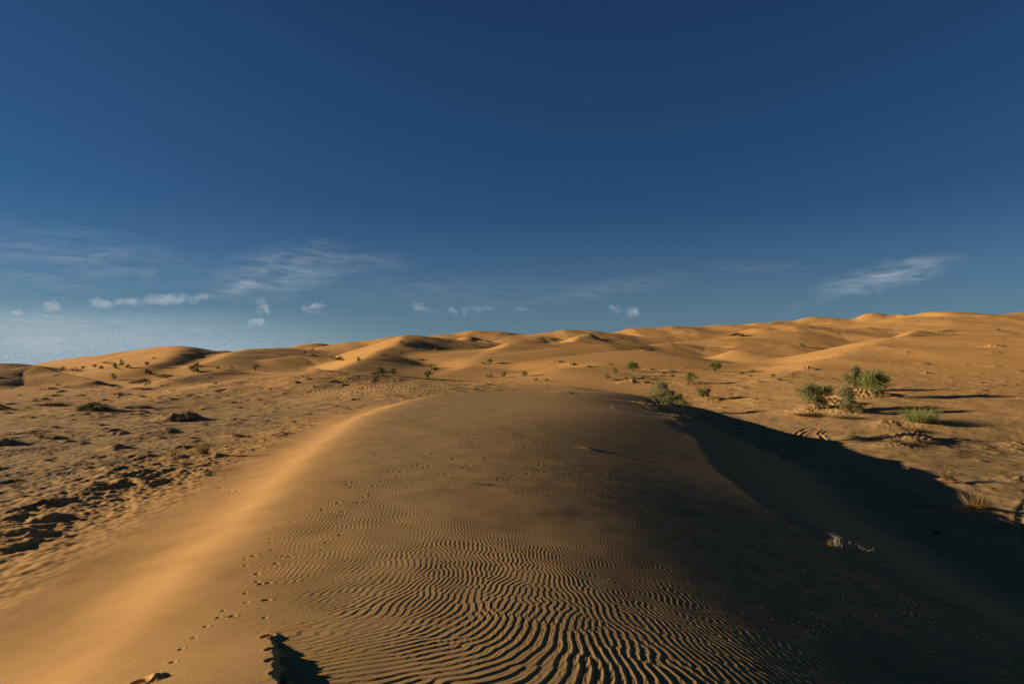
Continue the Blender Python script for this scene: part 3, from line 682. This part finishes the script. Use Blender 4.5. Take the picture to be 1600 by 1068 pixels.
for k, (kind, u, v, w, h, lab) in enumerate([
 ('far2', 961, 585, 10, 11, 'small upright shrub just left of the round green shrub above the dune top'),
 ('far3', 948, 592, 13, 6, 'thin sprawling shrub lowest in the group right of the dune top'),
 ('far1', 996, 592, 20, 9, 'wide pale green shrub directly below the round green one'),
 ('far1', 1036, 588, 9, 4, 'tiny flat shrub, left one of two between larger green shrubs'),
 ('far5', 1050, 589, 11, 5, 'tiny flat shrub, right one of two between larger green shrubs'),
 ('far0', 819, 588, 14, 9, 'small shrub with a shadow tail behind the middle of the dune top'),
 ('far4', 1160, 525, 30, 6, 'long dark green strip of shrub high below the far right skyline'),
 ('far4', 1014, 548, 13, 4, 'flat dark shrub at the foot of a far shaded dune crest'),
 ('far1', 1479, 518, 17, 4, 'flat green shrub in the far right hollow under the highest dune'),
 ('far3', 1560, 517, 9, 3, 'speck of shrub at the far right edge beyond the big right dune'),
 ('far3', 1253, 543, 15, 6, 'sparse greyish shrub on bright sand left of the big right dune'),
 ('far3', 855, 596, 10, 4, 'low faint shrub on the dashed ledge behind the dune top'),
 ('far4', 591, 585, 19, 13, 'left one of two big olive shrubs in the hollow behind the saddle'),
 ('far0', 612, 586, 21, 13, 'right one of two big olive shrubs in the hollow, with dark shadow'),
 ('far0', 669, 592, 16, 13, 'rounded shrub at the right foot of the saddle ridge'),
 ('far5', 680, 580, 14, 8, 'shrub just behind the rounded one at the saddle foot'),
 ('far2', 672, 574, 8, 6, 'thin upright shrub topping the pair at the saddle foot'),
 ('far5', 765, 568, 11, 9, 'round shrub on the lit diagonal ridge left of centre'),
 ('far1', 755, 568, 7, 5, 'little companion to the left of the round ridge shrub'),
 ('far1', 764, 589, 11, 7, 'pale low shrub at the bottom of the lit diagonal slope, left of its twin'),
 ('far3', 787, 589, 13, 7, 'pale low shrub at the bottom of the lit diagonal slope, right of its twin'),
 ('far4', 534, 563, 15, 8, 'dark round shrub in the hollow below the second skyline dune'),
 ('far1', 521, 560, 8, 4, 'small shrub at the left shoulder of the dark round hollow shrub'),
 ('far3', 560, 565, 10, 6, 'open shrub right of the dark round hollow shrub'),
 ('far4', 491, 557, 10, 5, 'shrub with a trailing shadow on the far slope left of the hollow'),
 ('far0', 476, 553, 9, 4, 'dim small shrub uphill of the shrub with a trailing shadow'),
 ('far4', 487, 547, 7, 3, 'dark speck of shrub near the skyline left of centre'),
 ('far0', 660, 550, 9, 5, 'left one of two touching shrubs on the far central slope'),
 ('far2', 668, 550, 7, 4, 'right one of two touching shrubs on the far central slope'),
 ('far5', 680, 549, 8, 5, 'single shrub a step right of the two touching shrubs'),
 ('far4', 602, 556, 6, 4, 'upper one of two dark dots on the far ridge flank'),
 ('far0', 596, 557, 6, 5, 'lower one of two dark dots on the far ridge flank'),
 ('far3', 628, 537, 13, 4, 'thin shrub high on the sharp crested far dune'),
 ('far4', 628, 552, 5, 3, 'lone dot of shrub below the sharp crested far dune'),
 ('far1', 655, 562, 9, 3, 'flat scrub on the shaded far slope behind the saddle'),
 ('far0', 399, 579, 15, 10, 'dark round shrub alone on the slope left of the saddle'),
 ('far4', 311, 582, 14, 10, 'lower right shrub of the dark trio on the left rise'),
 ('far0', 300, 580, 12, 9, 'left paler shrub of the dark trio on the left rise'),
 ('far4', 308, 572, 12, 7, 'top shrub of the dark trio on the left rise'),
 ('far0', 341, 577, 9, 5, 'small round shrub on the little crest right of the dark trio'),
 ('far3', 363, 577, 6, 4, 'tiny shrub between the little crest and the lone dark shrub'),
 ('far4', 231, 584, 14, 9, 'solid dark shrub with a shadow tail in the left valley'),
 ('far0', 230, 571, 9, 6, 'dark shrub directly above the solid one in the left valley'),
 ('far1', 260, 589, 22, 6, 'wide pale low shrub right of the solid one in the left valley'),
 ('far3', 178, 593, 11, 8, 'brownish open shrub at the tip of the left dune shadow'),
 ('far4', 220, 598, 30, 8, 'long flat dark shrub below the left valley shrubs'),
 ('far1', 120, 580, 14, 8, 'widest shrub in the row behind the left dune'),
 ('far3', 97, 580, 14, 6, 'first low shrub in the row behind the left dune crest'),
 ('far0', 130, 577, 7, 5, 'small shrub just right of the widest one behind the left dune'),
 ('far5', 148, 575, 7, 7, 'round shrub near the middle of the row behind the left dune'),
 ('far0', 158, 577, 10, 6, 'brown tinged shrub next right in the row behind the left dune'),
 ('far1', 172, 568, 18, 4, 'thin dark line of scrub above the row behind the left dune'),
 ('far0', 180, 574, 10, 7, 'shrub below the thin line of scrub on the left'),
 ('far2', 190, 572, 9, 10, 'tallest upright shrub near the right end of the left row'),
 ('far4', 184, 576, 8, 5, 'low shrub in front of the tallest one of the left row'),
 ('far4', 203, 575, 9, 7, 'last dark shrub at the right end of the left row'),
 ('far3', 240, 561, 6, 3, 'dot of shrub on the flank of the left skyline dune'),
 ('far0', 257, 572, 5, 3, 'dot of shrub in the valley under the left skyline dune'),
 ('far4', 8, 639, 20, 9, 'dark shrub cut by the left edge of the view'),
 ('far1', 962, 594, 9, 4, 'low tuft like shrub below the small upright shrub right of the dune top'),
 ('far3', 977, 592, 8, 4, 'faint flat shrub left of the wide pale green one'),
 ('far1', 1024, 592, 7, 4, 'tiny shrub left of the two flat ones between larger green shrubs'),
 ('far2', 1174, 582, 9, 5, 'small shrub right of the bright green ball on the middle right slope'),
 ('far3', 838, 595, 8, 4, 'pale little shrub just left of the faint one on the dashed ledge'),
 ('far0', 1208, 590, 10, 6, 'small shrub on the heap at the foot of the big right dune'),
 ('far4', 704, 533, 7, 3, 'dark speck of shrub between two far central crests'),
]):
    put(kind, u, v, w, h, lab, group=G1)
put('mat', 152, 641, 46, 17, 'wide dark green cushion shrub lying in the left hollow', group=G1)
# dry grass and dead wood
G2 = 'dry straw grass tufts'
put('straw0', 320, 710, 34, 34, 'tall straw tuft with a long shadow left of the dune', 'grass tuft', G2)
put('straw1', 274, 712, 15, 15, 'smaller straw tuft left of the tall one', 'grass tuft', G2)
put('straw2', 219, 717, 9, 11, 'thin faint straw tuft, the leftmost one beside the dune', 'grass tuft', G2)
put('straw1', 1518, 797, 62, 36, 'bushy straw tuft beside the wheel ruts at the right edge', 'grass tuft', G2)
put('straw2', 1474, 749, 38, 26, 'straw tuft on a small heap at the tip of the dune shadow', 'grass tuft', G2, rot=2.)
put('straw0', 1580, 746, 26, 10, 'low straw tuft on the heap at the far right edge', 'grass tuft', G2, rot=1.)
put('straw2', 1456, 833, 22, 12, 'small straw tuft half in shadow among the wheel ruts', 'grass tuft', G2, rot=3.)
put('straw1', 178, 733, 14, 12, 'short straw tuft on a heap low in the left hollow', 'grass tuft', G2, rot=3.)
put('straw0', 1424, 683, 22, 16, 'straw tuft among dead twigs under the bright green clump', 'grass tuft', G2, rot=4.)
put('straw2', 1395, 690, 24, 11, 'ragged straw tuft on the orange heap right of the curved ruts', 'grass tuft', G2, rot=5.)
put('straw0', 1292, 850, 12, 14, 'straw tuft beside the bleached twigs in the dark shadow', 'grass tuft', G2, rot=5.)
G3 = 'dark dead brush on sand heaps'
put('brush0', 290, 657, 36, 26, 'biggest black dead bush on a heap in the left hollow', 'dead brush', G3)
put('brush1', 232, 749, 24, 9, 'dark dead brush on the ledge above the deep shadow left of the dune', 'dead brush', G3)
put('brush0', 1424, 673, 26, 12, 'dark dead branches right under the bright green clump', 'dead brush', G3, rot=1.)
put('brush1', 1446, 693, 24, 9, 'dead brush at the right foot of the orange heap', 'dead brush', G3, rot=2.)
put('brush1', 1412, 694, 34, 9, 'dead brush strewn across the orange heap', 'dead brush', G3, rot=3.)
put('brush0', 1268, 650, 44, 9, 'tangle of dead twigs under the fan shaped shrub', 'dead brush', G3, rot=4.)
put('brush1', 1330, 652, 40, 7, 'tangle of dead twigs under the leaning shrub', 'dead brush', G3, rot=4.5)
put('brush0', 85, 634, 40, 9, 'grey brush spread at the foot of the left dune', 'dead brush', G3, rot=4.)
put('brush1', 225, 637, 20, 6, 'small dark brush just left of the biggest black bush', 'dead brush', G3, rot=4.)
put('brush0', 188, 616, 14, 6, 'dark brush on the left one of the small heaps on the far left slope', 'dead brush', G3, rot=5.)
put('brush1', 224, 608, 24, 5, 'dark brush on the upper one of the small heaps on the far left slope', 'dead brush', G3, rot=1.)
put('brush0', 188, 677, 22, 8, 'dark brush on the double heap in the middle of the left hollow', 'dead brush', G3, rot=1.5)
put('brush0', 80, 787, 24, 6, 'dark brush on the broken ledge at the lower left', 'dead brush', G3, rot=2.5)
G4 = 'bleached dead twigs'
put('pale0', 1307, 852, 22, 20, 'upright bleached forked twigs standing in the dark shadow', 'twigs', G4)
put('pale1', 1332, 856, 34, 9, 'row of short bleached twigs right of the upright forked ones', 'twigs', G4)
put('pale1', 880, 612, 20, 8, 'whitish dead stalks on the far edge of the big dune', 'twigs', G4, rot=1.)
put('pale0', 1413, 740, 16, 14, 'pale stalks near the tip of the big dune shadow', 'twigs', G4, rot=2.)
put('pale1', 1256, 703, 14, 7, 'faint stalks just inside the shadow below the curved ruts', 'twigs', G4, rot=3.)
put('pale0', 959, 638, 9, 5, 'single pale stalk at the shaded brink of the big dune', 'twigs', G4, rot=3.)
put('pale1', 1306, 781, 16, 4, 'thin bleached twig lying in deep shadow', 'twigs', G4, rot=.6)
for k, p in PROTO.items():
    if k not in USED:
        for ch in list(p.children): bpy.data.objects.remove(ch)
        bpy.data.objects.remove(p)

STUB = list(LUMPS)
for h in HEAPS:
    if h[0] < 850:
        (x, y), = hit([h[:2]])
        STUB += [(x + _rs.uniform(-.8, .5) * h[3] * .5, y + _rs.uniform(-.5, .5) * h[5] * .6) for _ in range(5)]
# withered stubble: too small and many to count, one object
S = Strands(); _r = np.random.RandomState(5)
for (x, y) in STUB:
    if _r.rand() < .65:
        z = z_at(x, y); n = _r.randint(6, 20); h = _r.uniform(.04, .14) * (.7 + y / 80)
        for _ in range(n):
            S.blade([x + _r.randn() * h * .8, y + _r.randn() * h * .6, z - .02], [_r.randn() * .6, _r.randn() * .6, 1], h * _r.uniform(.5, 1.3), .012 * (.6 + y / 40), _r, 2, .3)
o = S.build('stubble', M_DEAD); o['kind'] = 'stuff'; o['label'] = 'withered dark stubble scattered over the trodden flats'; o['category'] = 'stubble'
S = Strands()
for (u, v, n, su, sv) in [(463, 634, 26, 25, 4), (450, 640, 18, 40, 6), (560, 652, 8, 18, 3), (1480, 528, 10, 40, 4), (890, 612, 14, 16, 2)]:
    for (x, y) in hit(np.stack([u + su * _r.randn(n), v + sv * _r.randn(n)], -1)):
        z = z_at(x, y)
        for _ in range(6):
            S.blade([x + _r.randn() * .12, y + _r.randn() * .12, z - .02], [_r.randn() * .7, _r.randn() * .7, 1], .12 * _r.uniform(.5, 1.4), .022, _r, 2, .3)
o = S.build('pale_stubble', M_PALE); o['kind'] = 'stuff'; o['label'] = 'pale dry stubble in patches on the sand'; o['category'] = 'stubble'

# ------------------------------------------------------------------ sky, sun, camera
def az_el(u, v):
    x, z = (u - CU) / FPX, -(v - HOR) / FPX
    return math.atan2(x, 1), math.atan2(z, math.hypot(x, 1))
CLOUDS = [  # column, row, half width, half height, tilt, strength, 0 = wisp 1 = puff
 (440,425,95,34,-14,.30,0),(385,440,48,18,-22,.42,0),(520,412,110,14,-4,.20,0),(120,398,190,34,4,.16,0),(231,426,20,14,-30,.22,0),(60,440,130,26,2,.10,0),
 (1385,432,90,17,-10,.42,0),(1440,416,42,9,-12,.30,0),(1310,460,62,8,-14,.24,0),(940,452,110,12,-8,.13,0),(1180,418,60,6,3,.08,0),(90,505,150,16,2,.30,0),(60,535,120,14,-2,.34,0),(260,505,120,18,-4,.16,0),(700,455,200,20,0,.07,0),
 (78,477,13,8,0,.75,1),(29,488,10,4,0,.8,1),(156,473,17,9,6,.75,1),(200,471,38,6,-3,.6,1),(265,467,42,8,-4,.7,1),(315,463,26,6,-6,.5,1),(375,468,40,6,-8,.18,1),(405,470,26,8,0,.35,1),(411,481,11,6,0,.7,1),
 (488,479,16,6,-4,.55,1),(492,488,26,5,0,.25,1),(400,503,8,5,0,.85,1),(385,508,30,4,0,.3,1),(180,500,34,6,0,.4,1),(215,504,9,4,0,.4,1),(75,496,30,5,0,.5,1),(80,529,36,4,0,.5,1),(130,522,30,6,0,.35,1),(20,517,30,8,0,.4,1),(310,512,60,8,0,.22,1),(262,515,12,4,0,.4,1),
 (655,479,16,8,10,.36,1),(672,484,26,9,14,.2,1),(708,486,14,10,0,.36,1),(740,484,36,9,0,.26,1),(765,481,9,6,0,.3,1),(812,485,20,8,0,.26,1),(800,512,12,5,0,.1,1),(960,482,12,6,0,.34,1),(970,487,26,6,0,.16,1),(988,487,9,8,-30,.62,1),(1020,488,30,6,0,.08,1)]
def build_sky():
    w = bpy.data.worlds.new('World'); bpy.context.scene.world = w; w.use_nodes = True
    w.cycles.sampling_method = 'MANUAL'; w.cycles.sample_map_resolution = 256
    N = Nodes(w.node_tree)
    sky = N.n('ShaderNodeTexSky', sky_type='NISHITA', sun_disc=False, sun_elevation=SUN_EL, sun_rotation=SUN_AZ, air_density=1.0, dust_density=.1, ozone_density=5.0, altitude=900)
    col = N.n('ShaderNodeGamma', i_Color=sky.outputs[0], i_Gamma=SKY_GAMMA)
    col = N.mix(1.0, col.outputs[0], (*SKY_TINT, 1), 'MULTIPLY')
    D = N.n('ShaderNodeTexCoord').outputs['Generated']
    sx = N.n('ShaderNodeSeparateXYZ', i_0=D)
    az = N.m('ARCTAN2', sx.outputs[0], sx.outputs[1])
    el = N.m('ARCSINE', sx.outputs[2])
    # added darkening of the mostly unseen sky overhead, to weaken its fill in shadows
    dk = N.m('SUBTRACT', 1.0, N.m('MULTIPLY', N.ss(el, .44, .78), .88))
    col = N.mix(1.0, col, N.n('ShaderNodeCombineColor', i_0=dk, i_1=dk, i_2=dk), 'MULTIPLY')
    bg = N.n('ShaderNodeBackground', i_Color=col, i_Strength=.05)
    P = N.n('ShaderNodeCombineXYZ', i_0=az, i_1=el)
    Pw = N.n('ShaderNodeMapping', i_Vector=P, i_Rotation=(0, 0, math.radians(-14)), i_Scale=(16, 95, 1))
    wisp = N.n('ShaderNodeTexNoise', i_Vector=Pw, i_Scale=1.0, i_Detail=7.0, i_Roughness=.62, i_Distortion=.7).outputs[0]
    Pp = N.n('ShaderNodeMapping', i_Vector=P, i_Scale=(75, 130, 1))
    puff = N.n('ShaderNodeTexNoise', i_Vector=Pp, i_Scale=1.0, i_Detail=8.0, i_Roughness=.68).outputs[0]
    nd = N.n('ShaderNodeTexNoise', i_Vector=P, i_Scale=70.0, i_Detail=4.0, i_Roughness=.65).outputs[1]
    off = N.n('ShaderNodeVectorMath', operation='MULTIPLY_ADD', i_0=nd, i_1=(.030, .016, 0), i_2=(-.015, -.008, 0))
    Pd = N.n('ShaderNodeVectorMath', operation='ADD', i_0=P, i_1=off)
    acc = [None, None]
    for (u, v, hw, hh, rot, st, kind) in CLOUDS:
        a0, e0 = az_el(u, v); c = math.cos(a0)
        mp = N.n('ShaderNodeMapping', vector_type='TEXTURE', i_Vector=Pd, i_Location=(a0, e0, 0), i_Rotation=(0, 0, math.radians(-rot)), i_Scale=(hw / FPX * c * c * 1.5, hh / FPX * c * 1.5, 1))
        e = N.m('MULTIPLY', N.n('ShaderNodeTexGradient', gradient_type='SPHERICAL', i_Vector=mp).outputs[1], st)
        acc[kind] = e if acc[kind] is None else N.m('MAXIMUM', acc[kind], e)
    wm = N.m('MULTIPLY', N.m('MULTIPLY', acc[0], 1.55), N.ss(wisp, .30, .74))
    pm = N.m('MULTIPLY', N.ss(N.m('ADD', N.m('MULTIPLY', acc[1], 1.0), N.m('MULTIPLY', puff, 1.15)), .60, 1.25), N.m('MULTIPLY', N.ss(acc[1], .0, .22), N.m('ADD', .25, N.m('MULTIPLY', wisp, .5))))
    total = N.m('MAXIMUM', wm, pm)
    # bright broken haze low on the left, towards the sun
    hz = N.m('MULTIPLY', N.ss(az, -.12, -.62), N.ss(el, .095, .015))
    hz2 = N.m('MULTIPLY', N.ss(az, .05, -.5), N.ss(el, .09, .01))
    fl = N.n('ShaderNodeTexNoise', i_Vector=N.n('ShaderNodeMapping', i_Vector=P, i_Scale=(420, 520, 1)).outputs[0], i_Scale=1.0, i_Detail=2.0, i_Roughness=.8).outputs[0]
    fleck = N.m('MULTIPLY', N.ss(fl, .48, .70), N.m('MULTIPLY', N.m('MULTIPLY', hz, N.ss(puff, .30, .60)), 1.4))
    total = N.m('MAXIMUM', total, fleck)
    hb = N.n('ShaderNodeBackground', i_Color=(.19, .26, .31, 1), i_Strength=1.0)
    m0 = N.n('ShaderNodeMixShader', i_0=N.m('ADD', N.m('MULTIPLY', hz, .75), N.m('ADD', N.m('MULTIPLY', hz2, .35), N.m('MULTIPLY', N.ss(el, .24, .0), .26)), clamp=True)); N.put(m0.inputs[1], bg); N.put(m0.inputs[2], hb)
    cb = N.n('ShaderNodeBackground', i_Color=(.33, .36, .38, 1), i_Strength=1.0)
    m1 = N.n('ShaderNodeMixShader', i_0=total); N.put(m1.inputs[1], m0); N.put(m1.inputs[2], cb)
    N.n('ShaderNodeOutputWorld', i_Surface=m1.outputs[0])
SKY_GAMMA, SKY_TINT = 1.0, (.48, .63, .71)
build_sky()
from mathutils import Vector
L = bpy.data.lights.new('sun', 'SUN'); L.energy = 5.0; L.angle = math.radians(.5); L.color = (1, .79, .53)
lo = bpy.data.objects.new('sun', L); C.objects.link(lo)
sv = Vector((math.sin(SUN_AZ) * math.cos(SUN_EL), math.cos(SUN_AZ) * math.cos(SUN_EL), math.sin(SUN_EL)))
lo.rotation_euler = sv.to_track_quat('Z', 'Y').to_euler(); lo.location = sv * 60
cd = bpy.data.cameras.new('camera'); cam = bpy.data.objects.new('camera', cd); C.objects.link(cam)
cd.sensor_width = 36.0; cd.lens = 36.0 * FPX / 1600; cd.clip_start = .05; cd.clip_end = 20000
cam.location = (0, 0, CAM_H); cam.rotation_euler = (math.pi / 2 + PITCH, 0, 0)
sc = bpy.context.scene; sc.camera = cam
sc.view_settings.view_transform = 'Standard'; sc.view_settings.look = 'None'; sc.view_settings.exposure = 0.55; sc.view_settings.gamma = 1.0
sc.cycles.max_bounces = 4; sc.cycles.diffuse_bounces = 2; sc.cycles.transmission_bounces = 2
